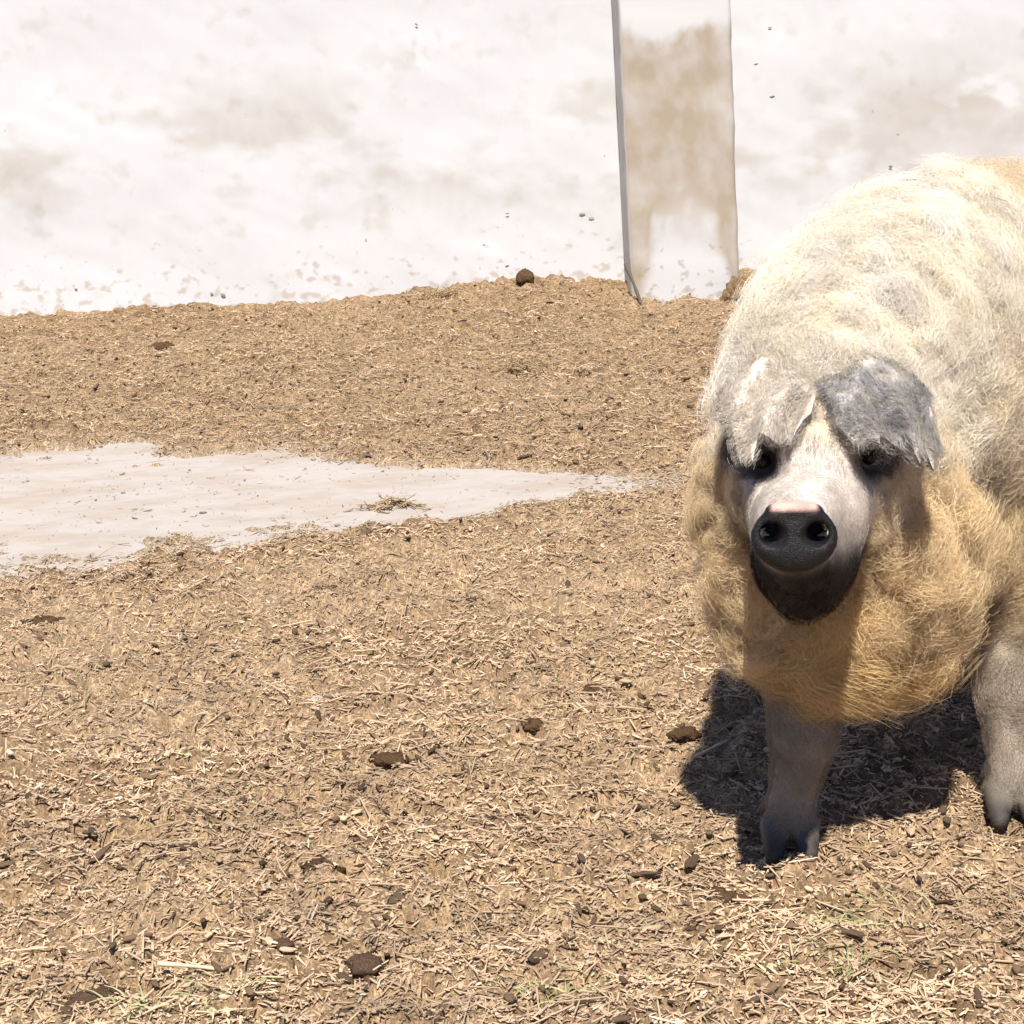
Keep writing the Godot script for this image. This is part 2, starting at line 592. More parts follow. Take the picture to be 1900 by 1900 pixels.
# ------------------------------------------------------------------ the pig
class Prim:
	var a: Vector3
	var b: Vector3
	var ra: float
	var rb: float
	var k: float
	var ell := false
	var inv: Basis
	var rad: Vector3
	var skin: Color
	var wool: Color
	var length: float
	func dist(p: Vector3) -> float:
		if ell:
			var q := inv * (p - a)
			var s := q / rad
			var k0 := s.length()
			var k1 := (s / rad).length()
			if k1 < 0.0001:
				return -minf(rad.x, minf(rad.y, rad.z))
			return k0 * (k0 - 1.0) / k1
		var ba := b - a
		var pa := p - a
		var t := clampf(pa.dot(ba) / ba.length_squared(), 0.0, 1.0)
		return (pa - ba * t).length() - lerpf(ra, rb, t)

func cone(list: Array, a: Vector3, ra: float, b: Vector3, rb: float, k: float, skin: Color, wool: Color, length: float) -> void:
	var p := Prim.new()
	p.a = a - PIG_AT
	p.b = b - PIG_AT
	p.ra = ra
	p.rb = rb
	p.k = k
	p.skin = skin
	p.wool = wool
	p.length = length
	list.append(p)

func ball(list: Array, c: Vector3, rad: Vector3, turn: Basis, k: float, skin: Color, wool: Color, length: float) -> void:
	var p := Prim.new()
	p.ell = true
	p.a = c - PIG_AT
	p.b = p.a
	p.rad = rad
	p.inv = turn.inverse()
	p.k = k
	p.skin = skin
	p.wool = wool
	p.length = length
	list.append(p)

func field(list: Array, cuts: Array, p: Vector3) -> float:
	var d := 1e9
	for q: Prim in list:
		var e := q.dist(p)
		var h := maxf(q.k - absf(d - e), 0.0) / q.k
		d = minf(d, e) - h * h * q.k * 0.25
	for q: Prim in cuts:
		var e := -q.dist(p)
		var h := maxf(q.k - absf(d - e), 0.0) / q.k
		d = maxf(d, e) + h * h * q.k * 0.25
	return d

# surface nets over the field; only blocks near the surface are sampled
func net(list: Array, cuts: Array, lo: Vector3, hi: Vector3, cell: float, v: PackedVector3Array, idx: PackedInt32Array) -> void:
	lo -= PIG_AT
	hi -= PIG_AT
	const B := 6
	var nb := Vector3i(((hi - lo) / (cell * B)).ceil())
	var n := nb * B
	var sy := n.x
	var sz := n.x * n.y
	var val := PackedFloat32Array()
	val.resize(sz * n.z)
	val.fill(1.0)
	var half := cell * (B + 2) * 0.5 * 1.7321
	var live: Array[Vector3i] = []
	for bz in nb.z:
		for by in nb.y:
			for bx in nb.x:
				var o := Vector3(bx, by, bz) * B
				var mid := lo + (o + Vector3.ONE * (B - 1) * 0.5) * cell
				var ds := PackedFloat32Array()
				var least := 1e9
				for q: Prim in list:
					var e := q.dist(mid)
					ds.append(e)
					least = minf(least, e)
				if least > half * 1.6 + 0.05:
					continue
				var some := []
				for i in list.size():
					if ds[i] < least + 2.0 * half + 0.12:
						some.append(list[i])
				var d0 := field(some, cuts, mid)
				if absf(d0) > half * 1.8:
					if d0 < 0.0:
						for z in B:
							for y in B:
								for x in B:
									val[(bx * B + x) + (by * B + y) * sy + (bz * B + z) * sz] = -1.0
					continue
				live.append(Vector3i(bx, by, bz))
				for z in B:
					for y in B:
						for x in B:
							val[(bx * B + x) + (by * B + y) * sy + (bz * B + z) * sz] = field(some, cuts, lo + (o + Vector3(x, y, z)) * cell)
	var at := PackedInt32Array()
	at.resize(val.size())
	at.fill(-1)
	var corners := [Vector3i(0, 0, 0), Vector3i(1, 0, 0), Vector3i(0, 1, 0), Vector3i(1, 1, 0), Vector3i(0, 0, 1), Vector3i(1, 0, 1), Vector3i(0, 1, 1), Vector3i(1, 1, 1)]
	var off := PackedInt32Array()
	for c: Vector3i in corners:
		off.append(c.x + c.y * sy + c.z * sz)
	var edges := [[0, 1], [2, 3], [4, 5], [6, 7], [0, 2], [1, 3], [4, 6], [5, 7], [0, 4], [1, 5], [2, 6], [3, 7]]
	var cells: Array[Vector3i] = []
	for b in live:
		for z in range(b.z * B - 1, b.z * B + B):
			for y in range(b.y * B - 1, b.y * B + B):
				for x in range(b.x * B - 1, b.x * B + B):
					if x < 0 or y < 0 or z < 0 or x >= n.x - 1 or y >= n.y - 1 or z >= n.z - 1:
						continue
					var i := x + y * sy + z * sz
					if at[i] >= 0:
						continue
					var s := 0
					for k in 8:
						if val[i + off[k]] < 0.0:
							s += 1
					if s == 0 or s == 8:
						continue
					var sum := Vector3.ZERO
					var cnt := 0
					for e: Array in edges:
						var f0 := val[i + off[e[0]]]
						var f1 := val[i + off[e[1]]]
						if (f0 < 0.0) != (f1 < 0.0):
							sum += Vector3(corners[e[0]]).lerp(Vector3(corners[e[1]]), f0 / (f0 - f1))
							cnt += 1
					at[i] = v.size()
					v.append(lo + (Vector3(x, y, z) + sum / cnt) * cell)
					cells.append(Vector3i(x, y, z))
	var axes := [[1, sy, sz], [sy, sz, 1], [sz, 1, sy]]
	for c in cells:
		var i := c.x + c.y * sy + c.z * sz
		var inside := val[i] < 0.0
		for ax in 3:
			var step: int = axes[ax][0]
			var s1: int = axes[ax][1]
			var s2: int = axes[ax][2]
			if inside == (val[i + step] < 0.0):
				continue
			if i - s1 - s2 < 0:
				continue
			var p := at[i]
			var q := at[i - s1]
			var r := at[i - s1 - s2]
			var t := at[i - s2]
			if p < 0 or q < 0 or r < 0 or t < 0:
				continue
			if inside:
				idx.append_array(PackedInt32Array([p, r, q, p, t, r]))
			else:
				idx.append_array(PackedInt32Array([p, q, r, p, r, t]))

var bare_nose := {}
var wool_len := PackedFloat32Array()
var wool_col := PackedColorArray()
var skin_col := PackedColorArray()

func dress(list: Array, v: PackedVector3Array, from: int) -> void:
	for i in range(from, v.size()):
		var p := v[i]
		var ds := PackedFloat32Array()
		var least := 1e9
		for q: Prim in list:
			var e := q.dist(p)
			ds.append(e)
			least = minf(least, e)
		var sk := Color(0, 0, 0)
		var wo := Color(0, 0, 0)
		var le := 0.0
		var sum := 0.0
		for j in list.size():
			if ds[j] > least + 0.09:
				continue
			var w := exp(-(ds[j] - least) / (0.011 if from == 0 else 0.005))
			var q: Prim = list[j]
			sk += q.skin * w
			wo += q.wool * w
			le += q.length * w
			sum += w
		skin_col.append(sk / sum)
		wool_col.append(wo / sum)
		wool_len.append(le / sum)

func build_pig() -> void:
	var pig := Node3D.new()
	pig.name = "pig"
	pig.position = PIG_AT
	add_child(pig)
	tag(pig, "woolly blond pig with lop ears and a black snout facing the camera", "pig")
	var cream := Color(0.95, 0.89, 0.77)
	var gold := Color(0.94, 0.69, 0.35)
	var dirty_or_shaded := Color(0.74, 0.57, 0.35)  # muddied wool; on the left cheek its darker tone stands for shade
	var under := Color(0.50, 0.36, 0.20)
	var undercream := Color(0.62, 0.50, 0.35)
	var grey := Color(0.34, 0.285, 0.225)
	var black := Color(0.018, 0.016, 0.017)
	var pale := Color(0.66, 0.585, 0.52)
	var I := Basis.IDENTITY
	var facing := Basis(Vector3.UP, -0.42)
	var body := []
	# trunk
	cone(body, Vector3(0.57, 0.625, -2.72), 0.195, Vector3(0.74, 0.61, -3.05), 0.255, 0.08, under, dirty_or_shaded.lerp(cream, 0.35), 0.055)
	cone(body, Vector3(0.74, 0.61, -3.05), 0.255, Vector3(0.93, 0.58, -3.48), 0.275, 0.08, under, dirty_or_shaded.lerp(cream, 0.3), 0.050)
	cone(body, Vector3(0.93, 0.58, -3.48), 0.275, Vector3(1.08, 0.62, -3.80), 0.215, 0.08, under, dirty_or_shaded.lerp(cream, 0.3), 0.046)
	# neck and crest
	cone(body, Vector3(0.58, 0.68, -2.76), 0.19, Vector3(0.455, 0.635, -2.53), 0.145, 0.08, undercream, cream, 0.040)
	cone(body, Vector3(0.68, 0.80, -2.92), 0.12, Vector3(0.475, 0.735, -2.60), 0.100, 0.09, undercream, cream, 0.044)
	# jowls and bib
	ball(body, Vector3(0.328, 0.540, -2.485), Vector3(0.050, 0.085, 0.075), I, 0.05, under, dirty_or_shaded, 0.034)  # side of the left cheek, ear shade put into its wool colour
	ball(body, Vector3(0.548, 0.465, -2.47), Vector3(0.082, 0.140, 0.10), I, 0.06, under, gold.lerp(cream, 0.25), 0.042)
	ball(body, Vector3(0.340, 0.450, -2.49), Vector3(0.058, 0.135, 0.09), I, 0.06, under, gold.lerp(cream, 0.3), 0.036)
	ball(body, Vector3(0.450, 0.365, -2.52), Vector3(0.110, 0.115, 0.10), I, 0.06, under, gold, 0.054)
	ball(body, Vector3(0.540, 0.375, -2.53), Vector3(0.092, 0.120, 0.10), I, 0.06, under, gold, 0.054)
	ball(body, Vector3(0.635, 0.430, -2.64), Vector3(0.090, 0.120, 0.09), I, 0.06, under, dirty_or_shaded, 0.040)
	# fore legs
	cone(body, Vector3(0.50, 0.50, -2.66), 0.115, Vector3(0.425, 0.31, -2.56), 0.072, 0.06, under, gold.lerp(dirty_or_shaded, 0.4), 0.034)
	cone(body, Vector3(0.425, 0.31, -2.56), 0.063, Vector3(0.416, 0.175, -2.505), 0.043, 0.03, grey, grey * 1.5, 0.016)
	cone(body, Vector3(0.416, 0.175, -2.505), 0.041, Vector3(0.394, 0.060, -2.495), 0.027, 0.02, grey, grey * 1.5, 0.016)
	hoof(body, Vector3(0.392, 0.066, -2.495), Vector3(-0.10, 0, 1.0), grey)
	cone(body, Vector3(0.71, 0.50, -2.75), 0.125, Vector3(0.757, 0.31, -2.69), 0.073, 0.06, under, dirty_or_shaded, 0.036)
	cone(body, Vector3(0.757, 0.31, -2.69), 0.066, Vector3(0.754, 0.175, -2.635), 0.044, 0.03, grey, grey * 1.6, 0.018)
	cone(body, Vector3(0.754, 0.175, -2.635), 0.042, Vector3(0.745, 0.060, -2.58), 0.029, 0.02, grey, grey * 1.5, 0.016)
	hoof(body, Vector3(0.745, 0.066, -2.58), Vector3(-0.15, 0, 1.0), grey)
	# hind legs
	for s in [-1.0, 1.0]:
		var o: Vector3 = Vector3(0.907, 0, 0.42) * 0.135 * s + Vector3(1.04, 0, -3.74)
		cone(body, o + Vector3(0, 0.52, 0), 0.165, o + Vector3(-0.045, 0.36, 0.09), 0.105, 0.07, under, dirty_or_shaded, 0.04)
		cone(body, o + Vector3(-0.045, 0.36, 0.09), 0.095, o + Vector3(0.05, 0.235, -0.09), 0.052, 0.05, under, dirty_or_shaded, 0.026)
		cone(body, o + Vector3(0.05, 0.235, -0.09), 0.050, o + Vector3(0.035, 0.062, -0.06), 0.036, 0.025, grey, grey * 1.5, 0.012)
		hoof(body, o + Vector3(0.035, 0.062, -0.06), Vector3(-0.42, 0, 0.907), grey)
	# tail
	var t0 := Vector3(1.165, 0.66, -3.99)
	cone(body, t0, 0.022, t0 + Vector3(0.05, -0.06, -0.05), 0.016, 0.03, grey, dirty_or_shaded, 0.02)
	cone(body, t0 + Vector3(0.05, -0.06, -0.05), 0.016, t0 + Vector3(0.01, -0.16, -0.06), 0.011, 0.02, grey, dirty_or_shaded, 0.03)
	cone(body, t0 + Vector3(0.01, -0.16, -0.06), 0.011, t0 + Vector3(0.04, -0.23, -0.03), 0.008, 0.02, grey, dirty_or_shaded, 0.04)

	var v := PackedVector3Array()
	var idx := PackedInt32Array()
	net(body, [], Vector3(0.2, -0.02, -4.15), Vector3(1.45, 1.05, -2.3), 0.0095, v, idx)
	dress(body, v, 0)
	var body_end := v.size()

	# head on its own finer grid
	var head := []
	cone(head, Vector3(0.445, 0.650, -2.55), 0.140, Vector3(0.410, 0.628, -2.43), 0.098, 0.05, undercream, cream, 0.022)
	cone(head, Vector3(0.408, 0.600, -2.42), 0.094, Vector3(0.392, 0.566, -2.33), 0.070, 0.04, pale, pale, 0.013)
	cone(head, Vector3(0.392, 0.564, -2.33), 0.070, Vector3(0.350, 0.578, -2.195), 0.050, 0.03, pale, pale, 0.0095)
	# cheeks; the left wool is coloured darker for the shade of ear and head
	ball(head, Vector3(0.345, 0.560, -2.44), Vector3(0.06, 0.08, 0.08), I, 0.04, under, dirty_or_shaded, 0.024)
	ball(head, Vector3(0.490, 0.555, -2.43), Vector3(0.065, 0.085, 0.08), I, 0.04, under, gold.lerp(cream, 0.5), 0.03)
	# brows that carry the ears
	ball(head, Vector3(0.352, 0.690, -2.455), Vector3(0.045, 0.035, 0.05), I, 0.03, undercream, cream, 0.014)
	ball(head, Vector3(0.478, 0.690, -2.455), Vector3(0.045, 0.035, 0.05), I, 0.03, undercream, cream, 0.014)
	# lower jaw, black
	cone(head, Vector3(0.405, 0.510, -2.42), 0.078, Vector3(0.362, 0.530, -2.205), 0.040, 0.025, black, black * 1.6, 0.008)
	ball(head, Vector3(0.376, 0.505, -2.270), Vector3(0.060, 0.046, 0.06), I, 0.03, black, black * 1.6, 0.013)
	ball(head, Vector3(0.378, 0.478, -2.275), Vector3(0.036, 0.046, 0.04), I, 0.03, black, black * 1.6, 0.015)
	# snout disc
	var fwd := Vector3(-0.12, 0.12, 1.0).normalized()
	var turn := Basis.looking_at(-fwd, Vector3.UP)
	var disc := Vector3(0.342, 0.580, -2.142)
	ball(head, disc, Vector3(0.053, 0.043, 0.017), turn, 0.012, black, black, 0.0)
	ball(head, disc + Vector3(0.0, 0.036, -0.002), Vector3(0.034, 0.010, 0.012), turn, 0.008, pale, pale, 0.0)
	ball(head, disc + Vector3(0.0, -0.020, 0.008), Vector3(0.026, 0.020, 0.012), turn, 0.012, black * 1.3, black, 0.0)
	var cuts := []
	for s in [-1.0, 1.0]:
		var q: Vector3 = disc + turn * Vector3(0.0255 * s, 0.004, 0) + fwd * 0.03
		cone(cuts, q, 0.0165, q - fwd * 0.062 + Vector3(0.004 * s, 0.004, 0), 0.011, 0.007, black, black, 0.0)
		var e: Vector3 = Vector3(0.405 + 0.070 * s, 0.626, -2.352)
		cone(cuts, e, 0.021, e + Vector3(0.01 * s, -0.004, 0.05), 0.030, 0.022, black, black, 0.0)
	net(head, cuts, Vector3(0.24, 0.40, -2.70), Vector3(0.60, 0.80, -2.08), 0.0046, v, idx)
	dress(head, v, body_end)
	var head_end := v.size()
	# dark skin round the eyes, with some of the ears' shade painted in
	for i in range(body_end, head_end):
		var p := v[i] + PIG_AT
		for patch in [[Vector3(0.338, 0.626, -2.38), 0.062, 0.034], [Vector3(0.464, 0.624, -2.37), 0.070, 0.036]]:
			var e: Vector3 = patch[0]
			var dx := (p.x - e.x) / float(patch[1])
			var dy := (p.y - e.y) / float(patch[2])
			var f := 1.0 - smoothstep(0.82, 1.02, sqrt(dx * dx + dy * dy) + 0.15 * n_fine.get_noise_3dv(p * 1.3))
			f *= smoothstep(-2.52, -2.47, p.z) * (1.0 - smoothstep(-2.352, -2.328, p.z))
			skin_col[i] = skin_col[i].lerp(Color(0.125, 0.103, 0.094), f)
			wool_col[i] = wool_col[i].lerp(Color(0.14, 0.115, 0.105), f)
			wool_len[i] = lerpf(wool_len[i], 0.007, f)
		var l := turn.inverse() * (p - disc)
		var rd := Vector2(l.x / 0.0545, l.y / 0.0445).length()
		if (l.z > -0.016 and rd < 1.12) or (l.z > -0.07 and rd < 0.78):
			var pink := smoothstep(0.70, 0.80, rd) * (1.0 - smoothstep(0.024, 0.031, absf(l.x))) * smoothstep(0.032, 0.036, l.y)
			skin_col[i] = Color(0.014, 0.013, 0.014).lerp(Color(0.60, 0.39, 0.33), pink)
			wool_len[i] = 0.0
			bare_nose[i] = true
	# ears: thick lop-eared flaps hanging forward over the eyes
	ear(v, idx, [Vector3(0.372, 0.712, -2.50), Vector3(0.354, 0.775, -2.43), Vector3(0.338, 0.735, -2.335), Vector3(0.330, 0.637, -2.315)], Vector3(1, 0.08, 0.10), 0.058, [0.80, 0.92, 0.98, 0.93, 0.96, 0.88, 0.74], Color(0.78, 0.70, 0.60), 1.0)
	ear(v, idx, [Vector3(0.462, 0.712, -2.50), Vector3(0.482, 0.780, -2.42), Vector3(0.492, 0.730, -2.300), Vector3(0.495, 0.620, -2.280)], Vector3(1, -0.05, -0.10), 0.063, [0.78, 0.90, 0.86, 0.80, 0.90, 1.0, 0.86], Color(0.36, 0.345, 0.345), -1.0)
	var n := normals_of(v, idx)
	var col := PackedColorArray()
	for i in v.size():
		var p := v[i]
		var g := 1.0 + 0.22 * n_small.get_noise_3dv(p * 1.2) + 0.14 * n_fine.get_noise_3dv(p * 1.5)
		col.append(skin_col[i] * g)
	var skin := tinted(0.62, 0.4)
	skin.normal_enabled = true
	skin.normal_texture = bump_texture(30, 0.06, 6.0)
	skin.normal_scale = 1.0
	skin.uv1_triplanar = true
	skin.uv1_scale = Vector3(9, 9, 9)
	var nose := tinted(0.42, 0.35)
	nose.normal_enabled = true
	nose.normal_texture = skin.normal_texture
	nose.normal_scale = 1.4
	nose.uv1_triplanar = true
	nose.uv1_scale = Vector3(14, 14, 14)
	var dry := PackedInt32Array()
	var wet := PackedInt32Array()
	for t in range(0, idx.size(), 3):
		var three := PackedInt32Array([idx[t], idx[t + 1], idx[t + 2]])
		if bare_nose.has(three[0]) and bare_nose.has(three[1]) and bare_nose.has(three[2]):
			wet.append_array(three)
		else:
			dry.append_array(three)
	var hide := arrays_mesh(v, n, col, dry)
	var wa := hide.surface_get_arrays(0)
	wa[Mesh.ARRAY_INDEX] = wet
	hide.add_surface_from_arrays(Mesh.PRIMITIVE_TRIANGLES, wa)
	hide.surface_set_material(0, skin)
	hide.surface_set_material(1, nose)
	mesh_node("body", hide, null, pig)
	# eyes
	var em := SphereMesh.new()
	em.radius = 0.010
	em.height = 0.020
	var eye_mat := plain(Color(0.012, 0.009, 0.007), 0.12)
	for s in [-1.0, 1.0]:
		mesh_node("eye", em, eye_mat, pig).position = Vector3(0.405 + 0.070 * s, 0.624, -2.360) - PIG_AT
	grow_wool(pig, v, n, idx)

func hoof(list: Array, a: Vector3, dir: Vector3, grey: Color) -> void:
	var d := dir.normalized()
	var s := d.cross(Vector3.UP)
	var nail := Color(0.045, 0.038, 0.033)
	cone(list, a, 0.029, a + Vector3(0, -0.018, 0.0) + d * 0.008, 0.029, 0.02, grey, grey * 1.6, 0.010)
	for k in [-1.0, 1.0]:
		var o: Vector3 = s * 0.022 * k
		cone(list, a + o + Vector3(0, -0.025, 0) + d * 0.012, 0.023, a + o * 1.12 + Vector3(0, -0.048, 0) + d * 0.066, 0.015, 0.004, nail, grey * 1.5, 0.0)
		cone(list, a + o * 1.3 + Vector3(0, -0.005, 0) - d * 0.024, 0.012, a + o * 1.9 + Vector3(0, -0.028, 0) - d * 0.036, 0.007, 0.006, nail, grey, 0.0)

func ear(v: PackedVector3Array, idx: PackedInt32Array, pts: Array, side: Vector3, width: float, hem: Array, col: Color, outer: float) -> void:
	var p0: Vector3 = pts[0]
	var p1: Vector3 = pts[1]
	var p2: Vector3 = pts[2]
	var p3: Vector3 = pts[3]
	var base := v.size()
	const NU := 14
	const NV := 20
	for layer in 2:
		for j in NV + 1:
			for i in NU + 1:
				var u := i / float(NU) * 2.0 - 1.0
				var g := (u + 1.0) * 0.5 * (hem.size() - 1.001)
				var torn := 0.09 * n_fine.get_noise_2d(u * 0.09 + outer, 4.0) + 0.06 * n_fine.get_noise_2d(u * 0.25, outer * 3.0)
				var g0: float = hem[int(g)]
				var g1: float = hem[int(g) + 1]
				var t := j / float(NV) * (lerpf(g0, g1, smoothstep(0.0, 1.0, g - floorf(g))) + torn)
				var c := p0.bezier_interpolate(p1, p2, p3, t)
				var tan := (p0.bezier_interpolate(p1, p2, p3, minf(t + 0.02, 1.0)) - p0.bezier_interpolate(p1, p2, p3, maxf(t - 0.02, 0.0))).normalized()
				var sd := (side - tan * side.dot(tan)).normalized()
				var nn := sd.cross(tan).normalized()       # away from the face
				if nn.dot(Vector3(0, 0.5, 1)) < 0.0:
					nn = -nn
				var w := width * (0.22 + 0.86 * smoothstep(0.0, 0.45, t) - 0.16 * smoothstep(0.5, 1.0, t))
				var cup := -(0.50 - 0.18 * t) * u * u * w
				var wave := 0.007 * sin(u * 7.0 + t * 9.0 * outer) * smoothstep(0.3, 0.8, t) + 0.006 * n_small.get_noise_3dv((c + sd * u * w) * 1.4) + 0.008 * n_mid.get_noise_3dv((c + sd * u * w) * 3.0) + 0.0045 * sin(u * 4.0 * outer + t * 6.0)
				var curl := 0.026 * smoothstep(0.70, 1.0, t)
				var q := c + sd * u * w + nn * (cup + wave + curl - (0.0065 if layer == 1 else 0.0))
				v.append(q - PIG_AT)
				var rim := smoothstep(0.75, 1.0, maxf(absf(u), j / float(NV))) * (1.0 if layer == 0 else 0.3)
				var tone := col.lerp(Color(0.55, 0.50, 0.44), clampf(0.45 * rim + 1.4 * n_small.get_noise_3dv(q * 2.4), 0.0, 0.9))
				tone = tone.lerp(Color(0.80, 0.73, 0.61), 0.9 * (1.0 - smoothstep(0.25, 0.6, t + 0.25 * n_small.get_noise_3dv(q))))
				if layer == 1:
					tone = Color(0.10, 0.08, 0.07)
				skin_col.append(tone)
				wool_col.append(tone)
				wool_len.append(0.0188 if layer == 0 else 0.004)
	var row := NU + 1
	var sheet := row * (NV + 1)
	for j in NV:
		for i in NU:
			var a := base + j * row + i
			idx.append_array(PackedInt32Array([a, a + row, a + 1, a + 1, a + row, a + row + 1]))
			var b := a + sheet
			idx.append_array(PackedInt32Array([b, b + 1, b + row, b + 1, b + row + 1, b + row]))
	for j in NV:
		for e in [0, NU]:
			var a: int = base + j * row + e
			var q := PackedInt32Array([a, a + sheet, a + row, a + row, a + sheet, a + row + sheet])
			idx.append_array(q)
	for i in NU:
		for j in [0, NV]:
			var a: int = base + j * row + i
			idx.append_array(PackedInt32Array([a, a + 1, a + sheet, a + 1, a + 1 + sheet, a + sheet]))

func lock_mesh(sd: int, strands: int, spread: float, curl: float, turns: float, bend: float, thick: float, segs: int) -> ArrayMesh:
	var r := RandomNumberGenerator.new()
	r.seed = sd
	var v := PackedVector3Array()
	var n := PackedVector3Array()
	var idx := PackedInt32Array()
	for s in strands:
		var o := Vector3(r.randfn(0, spread), 0, r.randfn(0, spread))
		var ph := r.randf() * TAU
		var l := r.randf_range(0.65, 1.1)
		var out := Vector3(r.randfn(0, 0.12), 0, r.randfn(0, 0.12))
		var pts := []
		var rad := []
		for i in segs + 1:
			var t := i / float(segs)
			var a := ph + TAU * turns * t
			var amp := curl * t
			pts.append(o * (1.0 - 0.5 * t) + out * t + Vector3(cos(a) * amp, l * t * (1.0 - 0.25 * bend * t), sin(a) * amp + bend * t * t * l))
			rad.append(thick * (1.0 - 0.75 * t))
		add_tube(pts, rad, 3, v, n, idx)
	return arrays_mesh(v, n, PackedColorArray(), idx)

func grow_wool(pig: Node3D, v: PackedVector3Array, n: PackedVector3Array, idx: PackedInt32Array) -> void:
	# spots[k]: transforms and colours of one kind of hair
	var kinds := 5
	var xf := []
	var tint := []
	for k in kinds:
		xf.append([])
		tint.append(PackedColorArray())
	for t in range(0, idx.size(), 3):
		var a := idx[t]
		var b := idx[t + 1]
		var c := idx[t + 2]
		var len := (wool_len[a] + wool_len[b] + wool_len[c]) / 3.0
		if len < 0.0035:
			continue
		var area := (v[b] - v[a]).cross(v[c] - v[a]).length() * 0.5
		var density := 17000.0 if len > 0.019 else (42000.0 if len > 0.009 else 60000.0)
		var want := area * density
		var cnt := int(want)
		if rng.randf() < want - cnt:
			cnt += 1
		for q in cnt:
			var r1 := sqrt(rng.randf())
			var r2 := rng.randf()
			var w := Vector3(1.0 - r1, r1 * (1.0 - r2), r1 * r2)
			var p := v[a] * w.x + v[b] * w.y + v[c] * w.z
			var nn := (n[a] * w.x + n[b] * w.y + n[c] * w.z).normalized()
			var whirl := Vector3(n_mid.get_noise_3dv(p * 2.2), n_mid.get_noise_3dv(p * 2.2 + Vector3(9, 0, 0)), n_mid.get_noise_3dv(p * 2.2 + Vector3(0, 9, 0)))
			var flow := Vector3(0, -0.75, 0) + BACK * 0.35 + whirl * 1.5 + Vector3(rng.randfn(0, 0.25), rng.randfn(0, 0.25), rng.randfn(0, 0.25))
			flow = (flow - nn * flow.dot(nn)).normalized()
			var tuft := n_mid.get_noise_3dv(p * 5.0 + Vector3(3, 7, 1))
			if len > 0.019:
				var g0 := Vector3(3, 7, 1) + p * 5.0
				var pull := Vector3(n_mid.get_noise_3dv(g0 + Vector3(0.02, 0, 0)) - tuft, n_mid.get_noise_3dv(g0 + Vector3(0, 0.02, 0)) - tuft, n_mid.get_noise_3dv(g0 + Vector3(0, 0, 0.02)) - tuft) * 9.0
				flow += pull.limit_length(1.2)
				flow = (flow - nn * flow.dot(nn)).normalized()
			if len > 0.0415 and p.z < -0.16 and p.y > 0.35 and rng.randf() < 0.022:
				coat_spots.append([p, nn, len * rng.randf_range(0.35, 0.6)])
			var lift := clampf(0.6 + 0.7 * tuft, 0.2, 1.2) if len > 0.019 else 0.35
			var y := (nn * lift + flow * 0.8).normalized()
			var z := (flow + Vector3(0, -0.3, 0))
			z = (z - y * z.dot(y)).normalized()
			var x := y.cross(z)
			var l := len * rng.randf_range(0.7, 1.2) * ((1.0 + 0.8 * tuft) if len > 0.019 else 1.0)
			var k := (rng.randi() % 3) if len > 0.019 else 3
			if k == 0 and len > 0.034 and rng.randf() < 0.85:
				k = 4
			var side := l * 1.25 if k == 4 else (l if k != 3 else maxf(l, 0.012))
			xf[k].append(Transform3D(Basis(x * side, y * l, z * side), p - nn * 0.002))
			var m := wool_col[a] * w.x + wool_col[b] * w.y + wool_col[c] * w.z
			var g := 1.0 + 0.16 * n_small.get_noise_3dv(p * 0.7) + rng.randf_range(-0.12, 0.12)
			tint[k].append(Color(m.r * g, m.g * g, m.b * g * rng.randf_range(0.9, 1.08)))
	var meshes := [
		lock_mesh(101, 36, 0.22, 0.18, 1.4, 0.45, 0.0040, 8),
		lock_mesh(102, 34, 0.23, 0.24, 1.9, 0.55, 0.0040, 10),
		lock_mesh(103, 36, 0.20, 0.15, 1.2, 0.70, 0.0040, 7),
		lock_mesh(104, 14, 0.30, 0.06, 0.4, 0.35, 0.012, 3),
		lock_mesh(105, 30, 0.06, 0.27, 1.7, 0.35, 0.0050, 12)]
	var names := ["wool", "wool", "wool", "short_hair", "wool_ringlets"]
	var mat := tinted(0.85, 0.15)
	mat.backlight_enabled = true
	mat.backlight = Color(0.45, 0.39, 0.29)
	for k in kinds:
		var mm := MultiMesh.new()
		mm.transform_format = MultiMesh.TRANSFORM_3D
		mm.use_colors = true
		mm.mesh = meshes[k]
		mm.instance_count = xf[k].size()
		for i in xf[k].size():
			mm.set_instance_transform(i, xf[k][i])
			mm.set_instance_color(i, tint[k][i])
		var o := MultiMeshInstance3D.new()
		o.name = names[k]
		o.multimesh = mm
		o.material_override = mat
		o.set_meta("kind", "stuff")
		pig.add_child(o, true)
	print("hair ", xf[0].size() + xf[1].size() + xf[2].size() + xf[4].size(), " short ", xf[3].size(), " tris ", idx.size() / 3)

# ------------------------------------------------------------------ small things
func ground_at(x: float, z: float) -> float:
	return maxf(litter_height(x, z), -0.021)

